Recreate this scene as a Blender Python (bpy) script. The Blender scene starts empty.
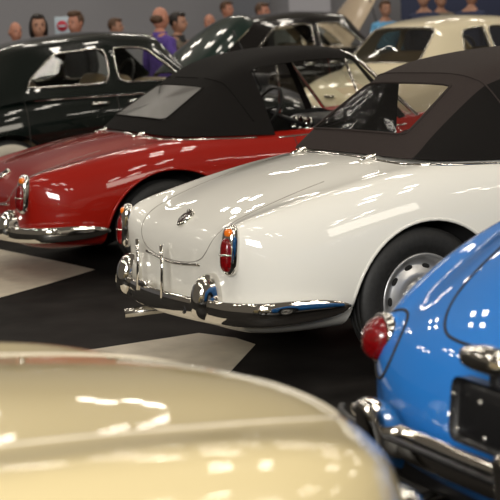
import bpy, bmesh, math, random
from mathutils import Vector, Matrix
from mathutils.bvhtree import BVHTree
random.seed(7)
SC = bpy.context.scene
COL = SC.collection
PI = math.pi

# ------------------------------------------------------------------ materials
def nodes(m):
    m.use_nodes = True
    return m.node_tree, m.node_tree.nodes['Principled BSDF']

def mat(name, col, rough=.5, metal=0., coat=0., coat_rough=.03, noise=0., nscale=40., bump=0., emis=None, spec=.5, sheen=0.):
    m = bpy.data.materials.new(name)
    nt, b = nodes(m)
    b.inputs['Base Color'].default_value = (*col, 1)
    b.inputs['Roughness'].default_value = rough
    b.inputs['Metallic'].default_value = metal
    b.inputs['Coat Weight'].default_value = coat
    b.inputs['Coat Roughness'].default_value = coat_rough
    b.inputs['Specular IOR Level'].default_value = spec
    b.inputs['Sheen Weight'].default_value = sheen
    if emis:
        b.inputs['Emission Color'].default_value = (*emis[0], 1)
        b.inputs['Emission Strength'].default_value = emis[1]
    if noise or bump:
        tc = nt.nodes.new('ShaderNodeTexCoord')
        n = nt.nodes.new('ShaderNodeTexNoise'); n.inputs['Scale'].default_value = nscale
        n.inputs['Detail'].default_value = 6
        nt.links.new(tc.outputs['Object'], n.inputs['Vector'])
        if noise:
            r = nt.nodes.new('ShaderNodeValToRGB')
            r.color_ramp.elements[0].position = .3; r.color_ramp.elements[1].position = .7
            r.color_ramp.elements[0].color = (*[c * (1 - noise) for c in col], 1)
            r.color_ramp.elements[1].color = (*[min(1, c * (1 + noise)) for c in col], 1)
            nt.links.new(n.outputs['Fac'], r.inputs['Fac'])
            nt.links.new(r.outputs['Color'], b.inputs['Base Color'])
        if bump:
            bp = nt.nodes.new('ShaderNodeBump'); bp.inputs['Strength'].default_value = bump
            bp.inputs['Distance'].default_value = .01
            nt.links.new(n.outputs['Fac'], bp.inputs['Height'])
            nt.links.new(bp.outputs['Normal'], b.inputs['Normal'])
    return m

def glass_mat(name, tint, refl=.12, rough=.02, base=0., basecol=(1, 1, 1), bump=0., gloss=1.):
    """thin pane: see-through mixed with a mirror coat by Fresnel"""
    m = bpy.data.materials.new(name); m.use_nodes = True
    nt = m.node_tree; nt.nodes.clear()
    out = nt.nodes.new('ShaderNodeOutputMaterial')
    tr = nt.nodes.new('ShaderNodeBsdfTransparent'); tr.inputs['Color'].default_value = (*tint, 1)
    gl = nt.nodes.new('ShaderNodeBsdfGlossy'); gl.inputs['Roughness'].default_value = rough; gl.inputs['Color'].default_value = (gloss, gloss, gloss, 1)
    lw = nt.nodes.new('ShaderNodeLayerWeight'); fr = nt.nodes.new('ShaderNodeMath'); fr.operation = 'POWER'; fr.inputs[1].default_value = 5
    nt.links.new(lw.outputs['Facing'], fr.inputs[0])
    lw.inputs['Blend'].default_value = .5
    ad = nt.nodes.new('ShaderNodeMath'); ad.operation = 'ADD'; ad.inputs[1].default_value = refl
    ad.use_clamp = True
    mx = nt.nodes.new('ShaderNodeMixShader')
    nt.links.new(fr.outputs[0], ad.inputs[0]); nt.links.new(ad.outputs[0], mx.inputs[0])
    if bump:
        n = nt.nodes.new('ShaderNodeTexNoise'); n.inputs['Scale'].default_value = 6; n.inputs['Detail'].default_value = 2
        tc = nt.nodes.new('ShaderNodeTexCoord'); nt.links.new(tc.outputs['Object'], n.inputs['Vector'])
        bp = nt.nodes.new('ShaderNodeBump'); bp.inputs['Strength'].default_value = bump; bp.inputs['Distance'].default_value = .08
        nt.links.new(n.outputs['Fac'], bp.inputs['Height']); nt.links.new(bp.outputs['Normal'], gl.inputs['Normal'])
        pass
    if base:
        df = nt.nodes.new('ShaderNodeBsdfDiffuse'); df.inputs['Color'].default_value = (*basecol, 1)
        m2 = nt.nodes.new('ShaderNodeMixShader'); m2.inputs[0].default_value = base
        nt.links.new(tr.outputs[0], m2.inputs[1]); nt.links.new(df.outputs[0], m2.inputs[2])
        nt.links.new(m2.outputs[0], mx.inputs[1])
    else:
        nt.links.new(tr.outputs[0], mx.inputs[1])
    nt.links.new(gl.outputs[0], mx.inputs[2]); nt.links.new(mx.outputs[0], out.inputs[0])
    return m

M = {}
M['white'] = mat('white_paint', (.80, .785, .725), .35, coat=1., coat_rough=.02, spec=.08)
M['red'] = mat('red_paint', (.30, .010, .005), .35, coat=1., coat_rough=.02, spec=.08)
M['cream'] = mat('cream_paint', (.66, .55, .31), .3, coat=1., coat_rough=.035, spec=.08)
M['blue'] = mat('blue_paint', (.022, .19, .60), .35, coat=1., coat_rough=.02, spec=.08)
M['darkgreen'] = mat('dark_green_paint', (.003, .006, .005), .3, coat=1., coat_rough=.02, spec=.08)
M['bonnetgreen'] = mat('bottle_green_paint', (.006, .020, .016), .35, coat=1., coat_rough=.05, spec=.08)
M['black'] = mat('black_paint', (.006, .005, .005), .3, coat=1., coat_rough=.02, spec=.08)
M['coupe'] = mat('ivory_paint', (.80, .71, .50), .35, coat=1., coat_rough=.03, spec=.08)
M['beige'] = mat('beige_paint', (.62, .50, .36), .4, coat=.6, coat_rough=.05)
M['chrome'] = mat('chrome', (.78, .76, .72), .07, metal=1.)
M['dullchrome'] = mat('worn_chrome', (.62, .60, .56), .2, metal=1.)
M['rubber'] = mat('tyre_rubber', (.012, .012, .012), .6, noise=.3, nscale=60, bump=.15)
M['whitewall'] = mat('whitewall_rubber', (.65, .60, .50), .6)
M['rim'] = mat('silver_wheel', (.52, .52, .52), .35, metal=.75, coat=.3)
M['steel'] = mat('black_steel', (.012, .012, .013), .45)
M['dark'] = mat('dark_cavity', (.006, .006, .006), .9)
M['seam'] = mat('soft_seam', (.22, .20, .18), .6)
M['gap'] = mat('shut_line', (.02, .018, .015), .8)
M['top_white'] = mat('charcoal_canvas', (.036, .028, .026), .8, noise=.25, nscale=300, bump=.2, spec=.12)
M['top_red'] = mat('black_shaded_canvas', (.008, .007, .0065), .8, noise=.25, nscale=300, bump=.2, spec=.12)  # red hood's own black; paints the shade on the white hood's sides
M['vinyl'] = glass_mat('clear_vinyl_window', (.62, .60, .59), .0, .07, .03, (.30, .29, .28), bump=.06, gloss=.12)
M['fogvinyl'] = glass_mat('cloudy_vinyl_window', (.45, .45, .43), .0, .25, .6, (.26, .25, .24), bump=.04, gloss=.5)
M['glass'] = glass_mat('window_glass', (.80, .82, .78), .02)
M['smokeglass'] = glass_mat('dim_window_glass', (.45, .45, .40), .10)
M['lens'] = mat('red_lens', (.16, .002, .003), .2, coat=1., noise=.5, nscale=140, bump=.25, spec=.2)
M['amber'] = mat('amber_lens', (.75, .16, .01), .15, coat=1., emis=((.8, .18, .01), .15))
M['leather'] = mat('oxblood_leather', (.10, .018, .012), .45, bump=.1)
M['tan'] = mat('tan_leather', (.28, .20, .12), .5, bump=.1)
M['liner'] = mat('pale_headlining', (.20, .18, .14), .8)
M['enamel'] = mat('badge_enamel', (.05, .03, .03), .25, coat=1., noise=.6, nscale=60)
M['skin'] = mat('skin', (.46, .24, .16), .5)
M['skin2'] = mat('ruddy_skin', (.55, .25, .17), .5)
M['hair_dark'] = mat('dark_hair', (.018, .012, .010), .5, bump=.6, nscale=120)
M['hair_brown'] = mat('brown_hair', (.10, .05, .025), .5, bump=.6, nscale=120)
M['hair_grey'] = mat('grey_hair', (.30, .26, .22), .5, bump=.6, nscale=120)
M['eye'] = mat('eye', (.03, .02, .02), .2)
M['lip'] = mat('lips', (.30, .10, .08), .5)
M['purple'] = mat('purple_shirt', (.10, .055, .30), .8, noise=.2, nscale=20)
M['grey_jacket'] = mat('grey_brown_jacket', (.20, .165, .125), .8, noise=.25, nscale=25)
M['cloth_dark'] = mat('dark_cloth', (.025, .025, .03), .85)
M['cloth_navy'] = mat('navy_cloth', (.03, .04, .09), .85)
M['cloth_sky'] = mat('sky_blue_cloth', (.14, .42, .72), .8)
M['cloth_rust'] = mat('rust_cloth', (.25, .08, .05), .85)
M['cloth_white'] = mat('pale_cloth', (.5, .5, .55), .85)
M['trouser'] = mat('dark_trousers', (.03, .03, .04), .85)
M['sign_white'] = mat('sign_board', (.55, .66, .75), .5)
M['sign_red'] = mat('sign_red', (.55, .03, .06), .5)
M['plate'] = mat('black_number_plate_panel', (.006, .006, .007), .4, coat=.3)

# floor: near-black short carpet with a faint mottling
m = mat('black_carpet', (.017, .0155, .0145), .7, noise=.45, nscale=3.2, bump=.25, spec=.08)
M['carpet'] = m
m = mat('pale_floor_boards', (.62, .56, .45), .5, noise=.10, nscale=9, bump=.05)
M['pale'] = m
m = bpy.data.materials.new('grey_hall_wall'); nt, b = nodes(m)
n = nt.nodes.new('ShaderNodeTexNoise'); n.inputs['Scale'].default_value = .35
tc = nt.nodes.new('ShaderNodeTexCoord'); nt.links.new(tc.outputs['Object'], n.inputs['Vector'])
r = nt.nodes.new('ShaderNodeValToRGB'); r.color_ramp.elements[0].color = (.33, .33, .36, 1); r.color_ramp.elements[1].color = (.44, .44, .48, 1)
nt.links.new(n.outputs['Fac'], r.inputs['Fac']); nt.links.new(r.outputs['Color'], b.inputs['Base Color'])
b.inputs['Roughness'].default_value = .9
M['wall'] = m

# ------------------------------------------------------------------ object helpers
def link(name, me, material=None, parent=None, smooth=True):
    o = bpy.data.objects.new(name, me); COL.objects.link(o)
    if material:
        for mm in (material if isinstance(material, (list, tuple)) else [material]):
            me.materials.append(mm)
    if parent: o.parent = parent
    if smooth and len(me.polygons):
        me.polygons.foreach_set('use_smooth', [True] * len(me.polygons))
    return o

def from_bm(name, bm, material=None, parent=None, smooth=True, angle=None):
    bmesh.ops.recalc_face_normals(bm, faces=bm.faces)
    me = bpy.data.meshes.new(name); bm.to_mesh(me); bm.free()
    o = link(name, me, material, parent, smooth)
    if angle: me.set_sharp_from_angle(angle=math.radians(angle))
    return o

def empty(name, loc, rz=0., scale=(1, 1, 1), label=None, cat=None, group=None):
    o = bpy.data.objects.new(name, None); COL.objects.link(o)
    o.location = loc; o.rotation_euler = (0, 0, rz); o.scale = scale
    o.empty_display_size = .2
    return tag(o, label, cat, group)

def tag(o, label=None, cat=None, group=None, kind=None):
    if label: o['label'] = label
    if cat: o['category'] = cat
    if group: o['group'] = group
    if kind: o['kind'] = kind
    return o

def bake(o, angle=None):
    """apply the modifier stack"""
    dg = bpy.context.evaluated_depsgraph_get(); dg.update()
    me = bpy.data.meshes.new_from_object(o.evaluated_get(dg), preserve_all_data_layers=False, depsgraph=dg)
    o.modifiers.clear(); old = o.data; nm = old.name; o.data = me
    bpy.data.meshes.remove(old); me.name = nm
    me.polygons.foreach_set('use_smooth', [True] * len(me.polygons))
    if angle: me.set_sharp_from_angle(angle=math.radians(angle))
    return o

def subsurf(o, lv=3, angle=None):
    md = o.modifiers.new('s', 'SUBSURF'); md.levels = lv; md.render_levels = lv
    return bake(o, angle)

def cut(o, cutters, angle=35):
    for c in cutters:
        c.parent = o.parent
        md = o.modifiers.new('b', 'BOOLEAN'); md.operation = 'DIFFERENCE'; md.object = c; md.solver = 'EXACT'
        try: md.material_mode = 'TRANSFER'
        except Exception: pass
    bake(o, angle)
    for c in cutters:
        me = c.data; bpy.data.objects.remove(c); bpy.data.meshes.remove(me)
    return o

def hull_bm(rings):
    """closed body: each ring is a half section of points from top centre round to bottom centre"""
    bm = bmesh.new(); R = []; L = []
    for ring in rings:
        rr = [bm.verts.new(p) for p in ring]
        ll = [rr[0]] + [bm.verts.new((-p[0], p[1], p[2])) for p in ring[1:-1]] + [rr[-1]]
        R.append(rr); L.append(ll)
    n = len(rings[0])
    for k in range(len(rings) - 1):
        for i in range(n - 1):
            bm.faces.new((R[k][i], R[k][i + 1], R[k + 1][i + 1], R[k + 1][i]))
            bm.faces.new((L[k][i + 1], L[k][i], L[k + 1][i], L[k + 1][i + 1]))
    for k in (0, len(rings) - 1):
        for S in (R[k], L[k]):
            i, j = 0, n - 1
            while j - i > 2:
                bm.faces.new((S[i], S[i + 1], S[j - 1], S[j])); i += 1; j -= 1
            if j - i == 2: bm.faces.new((S[i], S[i + 1], S[j]))
    return bm

def shell_bm(rows, holes=(), vcrease=0., rcrease=None, side_mat=99):
    """open cage mirrored in x; rows[j][i]; holes: (i0,i1,j0,j1) cells left out"""
    bm = bmesh.new(); R = []; L = []
    cl = bm.verts.layers.float.new('crease_vert'); ce = bm.edges.layers.float.new('crease_edge')
    for row in rows:
        rr = [bm.verts.new(p) for p in row]
        ll = [rr[0]] + [bm.verts.new((-p[0], p[1], p[2])) for p in row[1:]]
        R.append(rr); L.append(ll)
    if vcrease:
        for i0, i1, j0, j1 in holes:
            for S in (R, L):
                for j in (j0, j1):
                    for i in ((i1,) if i0 == 0 else (i0, i1)): S[j][i][cl] = vcrease
    for j in range(len(rows) - 1):
        for i in range(len(rows[0]) - 1):
            if any(h[0] <= i < h[1] and h[2] <= j < h[3] for h in holes): continue
            fs = (bm.faces.new((R[j][i], R[j][i + 1], R[j + 1][i + 1], R[j + 1][i])), bm.faces.new((L[j][i + 1], L[j][i], L[j + 1][i], L[j + 1][i + 1])))
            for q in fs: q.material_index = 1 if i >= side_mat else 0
    if rcrease:
        for j, w in rcrease:
            for S in (R, L):
                for i in range(len(rows[0]) - 1):
                    e = bm.edges.get((S[j][i], S[j][i + 1]))
                    if e: e[ce] = w
    return bm

def loops_of(me):
    """boundary loops of an evaluated shell"""
    bm = bmesh.new(); bm.from_mesh(me); bm.edges.ensure_lookup_table()
    be = {e for e in bm.edges if e.is_boundary}; out = []
    while be:
        e = be.pop(); a, b = e.verts; lp = [a.co.copy(), b.co.copy()]; first = a; cur = b
        while cur != first:
            nx = next((f for f in cur.link_edges if f in be), None)
            if nx is None: break
            be.discard(nx); cur = nx.other_vert(cur); lp.append(cur.co.copy())
        if (lp[0] - lp[-1]).length < 1e-6: lp.pop()
        out.append(lp)
    bm.free(); return out

def resample(pts, n, closed=False):
    pts = [Vector(p) for p in pts]
    if closed: pts = pts + [pts[0]]
    d = [0.]
    for a, b in zip(pts, pts[1:]): d.append(d[-1] + (b - a).length)
    out = []; k = 0
    cnt = n if closed else n - 1
    for i in range(n):
        t = d[-1] * i / cnt
        while k < len(d) - 2 and d[k + 1] < t: k += 1
        u = (t - d[k]) / max(1e-9, d[k + 1] - d[k]); out.append(pts[k].lerp(pts[k + 1], min(1, max(0, u))))
    return out

def spline(pts, n=8, closed=False):
    """Catmull-Rom through points"""
    P = [Vector(p) for p in pts]; N = len(P); out = []
    segs = N if closed else N - 1
    for k in range(segs):
        p1, p2 = P[k % N], P[(k + 1) % N]
        p0 = P[(k - 1) % N] if closed or k > 0 else p1 * 2 - p2
        p3 = P[(k + 2) % N] if closed or k < N - 2 else p2 * 2 - p1
        for s in range(n):
            t = s / n
            out.append(.5 * ((2 * p1) + (p2 - p0) * t + (2 * p0 - 5 * p1 + 4 * p2 - p3) * t * t + (3 * p1 - p0 - 3 * p2 + p3) * t ** 3))
    if not closed: out.append(P[-1])
    return out

def sweep_into(bm, path, prof, closed=False, up=Vector((0, 0, 1)), scales=None, cap=True):
    """profile [(a,b)] swept along path; a along the side direction, b along up"""
    path = [Vector(p) for p in path]; N = len(path); rows = []
    for k, p in enumerate(path):
        if closed: t = path[(k + 1) % N] - path[(k - 1) % N]
        else: t = path[min(N - 1, k + 1)] - path[max(0, k - 1)]
        t.normalize(); s = t.cross(up)
        if s.length < 1e-4: s = t.cross(Vector((1, 0, 0)))
        s.normalize(); w = s.cross(t)
        sc = scales[k] if scales else 1
        rows.append([bm.verts.new(p + s * a * sc + w * b * sc) for a, b in prof])
    n = len(prof)
    for k in range(N if closed else N - 1):
        A, B = rows[k], rows[(k + 1) % N]
        for i in range(n): bm.faces.new((A[i], A[(i + 1) % n], B[(i + 1) % n], B[i]))
    if cap and not closed:
        bm.faces.new(rows[0][::-1]); bm.faces.new(rows[-1])

def circ(r, n=8, sy=1.): return [(r * math.cos(2 * PI * i / n), r * sy * math.sin(2 * PI * i / n)) for i in range(n)]

def tube(name, path, r, material, parent=None, closed=False, n=8, scales=None):
    bm = bmesh.new(); sweep_into(bm, path, circ(r, n), closed, scales=scales)
    return from_bm(name, bm, material, parent)

def lathe_into(bm, prof, n=48, axis='x', closed_prof=False, mi=0):
    """prof: (axis position, radius)"""
    rows = []
    for a, r in prof:
        row = []
        for k in range(n):
            th = 2 * PI * k / n; c, s = r * math.cos(th), r * math.sin(th)
            row.append(bm.verts.new((a, c, s) if axis == 'x' else (c, s, a) if axis == 'z' else (c, a, s)))
        rows.append(row)
    m = len(rows)
    for j in range(m if closed_prof else m - 1):
        A, B = rows[j], rows[(j + 1) % m]
        for k in range(n):
            f = bm.faces.new((A[k], A[(k + 1) % n], B[(k + 1) % n], B[k])); f.material_index = mi
    return rows

def super_into(bm, c, rad, e=.6, nu=24, nv=14, rot=None, zexp=None, mi=0, warp=None):
    """superellipsoid; e<1 boxier"""
    def p(v, ex): return math.copysign(abs(v) ** ex, v)
    rows = []
    R = rot or Matrix.Identity(3); c = Vector(c)
    for j in range(nv + 1):
        ph = -PI / 2 + PI * j / nv; row = []
        for i in range(nu):
            th = 2 * PI * i / nu
            v = Vector((p(math.cos(ph), e) * p(math.cos(th), e) * rad[0], p(math.cos(ph), e) * p(math.sin(th), e) * rad[1], p(math.sin(ph), zexp or e) * rad[2]))
            if warp: v = warp(v)
            row.append(v)
        rows.append(row)
    bot = bm.verts.new(c + R @ rows[0][0]); top = bm.verts.new(c + R @ rows[-1][0])
    V = [[bm.verts.new(c + R @ v) for v in row] for row in rows[1:-1]]
    for i in range(nu):
        k = (i + 1) % nu
        fs = [bm.faces.new((bot, V[0][k], V[0][i])), bm.faces.new((top, V[-1][i], V[-1][k]))]
        for A, B in zip(V, V[1:]): fs.append(bm.faces.new((A[i], A[k], B[k], B[i])))
        for f in fs: f.material_index = mi

def box_into(bm, c, s, rot=None, mi=0):
    R = rot or Matrix.Identity(3); c = Vector(c)
    v = [bm.verts.new(c + R @ Vector((x * s[0] / 2, y * s[1] / 2, z * s[2] / 2))) for x in (-1, 1) for y in (-1, 1) for z in (-1, 1)]
    for f in ((0, 1, 3, 2), (4, 6, 7, 5), (0, 4, 5, 1), (2, 3, 7, 6), (0, 2, 6, 4), (1, 5, 7, 3)):
        bm.faces.new([v[i] for i in f]).material_index = mi

def blob(name, c, rad, material, parent, e=.6, rot=None, nu=24, nv=14, zexp=None, warp=None):
    bm = bmesh.new(); super_into(bm, c, rad, e, nu, nv, rot, zexp, warp=warp)
    return from_bm(name, bm, material, parent)

def bevel_box(name, c, s, material, parent, bev=.01, rot=None, seg=3):
    bm = bmesh.new(); box_into(bm, c, s, rot)
    bmesh.ops.bevel(bm, geom=bm.edges[:], offset=bev, segments=seg, profile=.5, affect='EDGES')
    return from_bm(name, bm, material, parent, angle=50)

def panel_from_loop(bm, loop, inset=0.):
    c = sum(loop, Vector()) / len(loop)
    vs = [bm.verts.new(p.lerp(c, inset)) for p in loop]
    mid = [bm.verts.new(p.lerp(c, .5)) for p in loop]
    cv = bm.verts.new(c); N = len(vs)
    for k in range(N):
        q = (k + 1) % N
        bm.faces.new((vs[k], vs[q], mid[q], mid[k])); bm.faces.new((mid[k], mid[q], cv))

class Surf:
    def __init__(self, o):
        self.t = BVHTree.FromPolygons([v.co.copy() for v in o.data.vertices], [tuple(p.vertices) for p in o.data.polygons])
    def down(self, x, y):
        h = self.t.ray_cast(Vector((x, y, 3)), Vector((0, 0, -1)))
        return (h[0], h[1]) if h[0] else (Vector((x, y, 1)), Vector((0, 0, 1)))
    def back(self, x, z, y0=-2):
        h = self.t.ray_cast(Vector((x, y0, z)), Vector((0, 1, 0)))
        return (h[0], h[1]) if h[0] else (Vector((x, 0, z)), Vector((0, -1, 0)))
    def side(self, y, z, s=1):
        h = self.t.ray_cast(Vector((3 * s, y, z)), Vector((-s, 0, 0)))
        return (h[0], h[1]) if h[0] else (Vector((.75 * s, y, z)), Vector((s, 0, 0)))
    def near(self, p):
        h = self.t.find_nearest(Vector(p)); return h[0], h[1]

def frame_on(nrm, up=Vector((0, 0, 1))):
    """matrix whose y axis is the surface normal and z axis goes up"""
    y = nrm.normalized(); x = up.cross(y)
    if x.length < 1e-3: x = Vector((1, 0, 0))
    x.normalize(); x = -x; z = x.cross(y); return Matrix((x, y, z)).transposed()

def line_on(name, S, pts, r, material, parent, how='near', closed=False, n=10, lift=0.):
    path = []
    for p in spline(pts, n, closed):
        if how == 'near': q, nn = S.near(p)
        elif how == 'down': q, nn = S.down(p[0], p[1])
        elif how == 'back': q, nn = S.back(p[0], p[2])
        else: q, nn = S.side(p[1], p[2], 1 if p[0] > 0 else -1)
        path.append(q + nn * lift)
    return tube(name, path, r, material, parent, closed, 6)

def cyl_cutter(x0, x1, y, z, r, material, n=64):
    bm = bmesh.new(); rows = lathe_into(bm, [(x0, r), (x1, r)], n)
    bm.faces.new(rows[0][::-1]); bm.faces.new(rows[1])
    bmesh.ops.translate(bm, verts=bm.verts, vec=(0, y, z))
    return from_bm('cutter', bm, material, None, False)

def box_cutter(c, s, material, bev=.08):
    bm = bmesh.new(); box_into(bm, c, s)
    bmesh.ops.bevel(bm, geom=bm.edges[:], offset=bev, segments=3, profile=.5, affect='EDGES')
    return from_bm('cutter', bm, material, None, False)

# ------------------------------------------------------------------ wheels
WHEEL = {}
def wheel(parent, x, y, z, r, kind='steel', w=.155, rr=.205):
    """outer face at |x|"""
    s = 1 if x > 0 else -1
    o = bpy.data.objects.new('wheel', None)
    key = (r, kind)
    if key not in WHEEL:
        bm = bmesh.new()
        hw = w / 2
        prof = [(-hw * .55, rr), (-hw * .8, rr + .01), (-hw * .98, rr + (r - rr) * .4), (-hw * .95, rr + (r - rr) * .75), (-hw * .78, r - .008),
                (-hw * .70, r - .002), (-hw * .5, r), (-hw * .46, r - .008), (-hw * .40, r - .008), (-hw * .36, r), (-hw * .05, r), (-.003, r - .008), (.003, r - .008), (hw * .05, r),
                (hw * .36, r), (hw * .40, r - .008), (hw * .46, r - .008), (hw * .5, r), (hw * .70, r - .002),
                (hw * .78, r - .008), (hw * .95, rr + (r - rr) * .75), (hw * .98, rr + (r - rr) * .4), (hw * .8, rr + .01), (hw * .55, rr)]
        lathe_into(bm, prof, 64, 'x', True)
        if kind == 'whitewall':
            for f in bm.faces:
                c = f.calc_center_median(); q = math.hypot(c.y, c.z)
                if abs(c.x) > hw * .85 and rr + .02 < q < rr + (r - rr) * .7: f.material_index = 1
        bmesh.ops.recalc_face_normals(bm, faces=bm.faces); ty = bpy.data.meshes.new('tyre'); bm.to_mesh(ty); bm.free()
        ty.materials.append(M['rubber']); ty.materials.append(M['whitewall'])
        bm = bmesh.new()
        lathe_into(bm, [(hw * .55, rr + .002), (hw * .72, rr + .006), (hw * .78, rr - .002), (hw * .62, rr - .014), (hw * .30, rr - .022), (hw * .15, rr - .045),
                        (hw * .22, rr * .72), (hw * .42, rr * .60), (hw * .46, rr * .45), (hw * .30, rr * .36), (hw * .30, .001)], 64)
        for k in range(10):          # vent slots
            th = 2 * PI * k / 10; q = rr * .73
            super_into(bm, (hw * .22, q * math.cos(th), q * math.sin(th)), (.006, .021, .012), .9, 14, 6, Matrix.Rotation(th, 3, 'X') @ Matrix.Rotation(PI / 2, 3, 'X'), mi=1)
        for k in range(5):           # wheel bolts
            th = 2 * PI * k / 5 + .3; q = rr * .42
            super_into(bm, (hw * .42, q * math.cos(th), q * math.sin(th)), (.016, .011, .011), .8, 8, 6)
        bmesh.ops.recalc_face_normals(bm, faces=bm.faces); ri = bpy.data.meshes.new('rim'); bm.to_mesh(ri); bm.free()
        ri.materials.append(M['rim']); ri.materials.append(M['dark'])
        bm = bmesh.new()
        lathe_into(bm, [(hw * .30, rr * .36), (hw * .55, rr * .345), (hw * .80, rr * .24), (hw * .86, .002)] if kind != 'whitewall' else
                   [(hw * .40, rr * .72), (hw * .75, rr * .66), (hw * .98, rr * .36), (hw * 1.02, .002)], 40)
        bmesh.ops.recalc_face_normals(bm, faces=bm.faces); hc = bpy.data.meshes.new('hub_cap'); bm.to_mesh(hc); bm.free()
        hc.materials.append(M['chrome'])
        for me in (ty, ri, hc): me.polygons.foreach_set('use_smooth', [True] * len(me.polygons))
        WHEEL[key] = (ty, ri, hc)
    ty, ri, hc = WHEEL[key]
    t = bpy.data.objects.new('wheel', ty); COL.objects.link(t); t.parent = parent
    t.location = (x - s * w / 2, y, z); t.rotation_euler = (0, 0, 0 if s > 0 else PI)
    for nm, me in (('rim', ri), ('hub_cap', hc)):
        c = bpy.data.objects.new(nm, me); COL.objects.link(c); c.parent = t
    return t

# ------------------------------------------------------------------ parts common to several cars
def tail_lamp(parent, p, nrm, h, w, kind):
    """upright lamp: chrome bezel, red lens, small amber lens at the top"""
    F = frame_on(nrm); c = Vector(p)
    b = blob('tail_lamp', c, (w * .58, .034, h * .54), M['chrome'], parent, .75, F, zexp=.62)
    blob('red_lens', c + F @ Vector((0, .016, -h * .10)), (w * .44, .034, h * .37), M['lens'], b, .75, F, zexp=.6)
    blob('amber_lens', c + F @ Vector((-w * .08, .012, h * .36)), (w * .34, .026, h * .10), M['amber'], b, .8, F)
    if kind == 'mid':
        bm = bmesh.new(); super_into(bm, c + F @ Vector((0, .030, -h * .10)), (w * .47, .026, .006), .7, 16, 6, F)
        from_bm('lens_divider', bm, M['chrome'], b)
    return b

def bumper(parent, path, hgt, dep, material=None, taper=True):
    pts = resample(spline(path, 8), 60)
    prof = []
    for k in range(14):
        th = 2 * PI * k / 14
        a = math.cos(th); b_ = math.sin(th)
        prof.append((a * dep / 2 * (1.25 if a > 0 else .5), math.copysign(abs(b_) ** .9, b_) * hgt / 2))
    L = len(pts); sc = []
    for k in range(L):
        e = min(k, L - 1 - k) / 8.
        sc.append(max(.12, min(1, math.sqrt(max(0, 1 - (1 - min(1, e)) ** 2)))) if taper else 1)
    bm = bmesh.new(); sweep_into(bm, pts, prof, scales=sc)
    return from_bm('rear_bumper', bm, material or M['chrome'], parent)

def overrider(parent, x, y, z, w, d, h):
    def warp(v):
        t = (v.z / h + .5)
        k = 1 - .18 * max(0, t) ** 2
        return Vector((v.x * k, v.y * (1.05 - .35 * t * t), v.z))
    return blob('overrider', (x, y, z), (w / 2, d / 2, h / 2), M['chrome'], parent, .72, None, 28, 18, zexp=.7, warp=warp)

def sash(parent, name, loop, r, material):
    return tube(name, resample(loop, max(24, len(loop) // 2), True), r, material, parent, True, 6)

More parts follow.
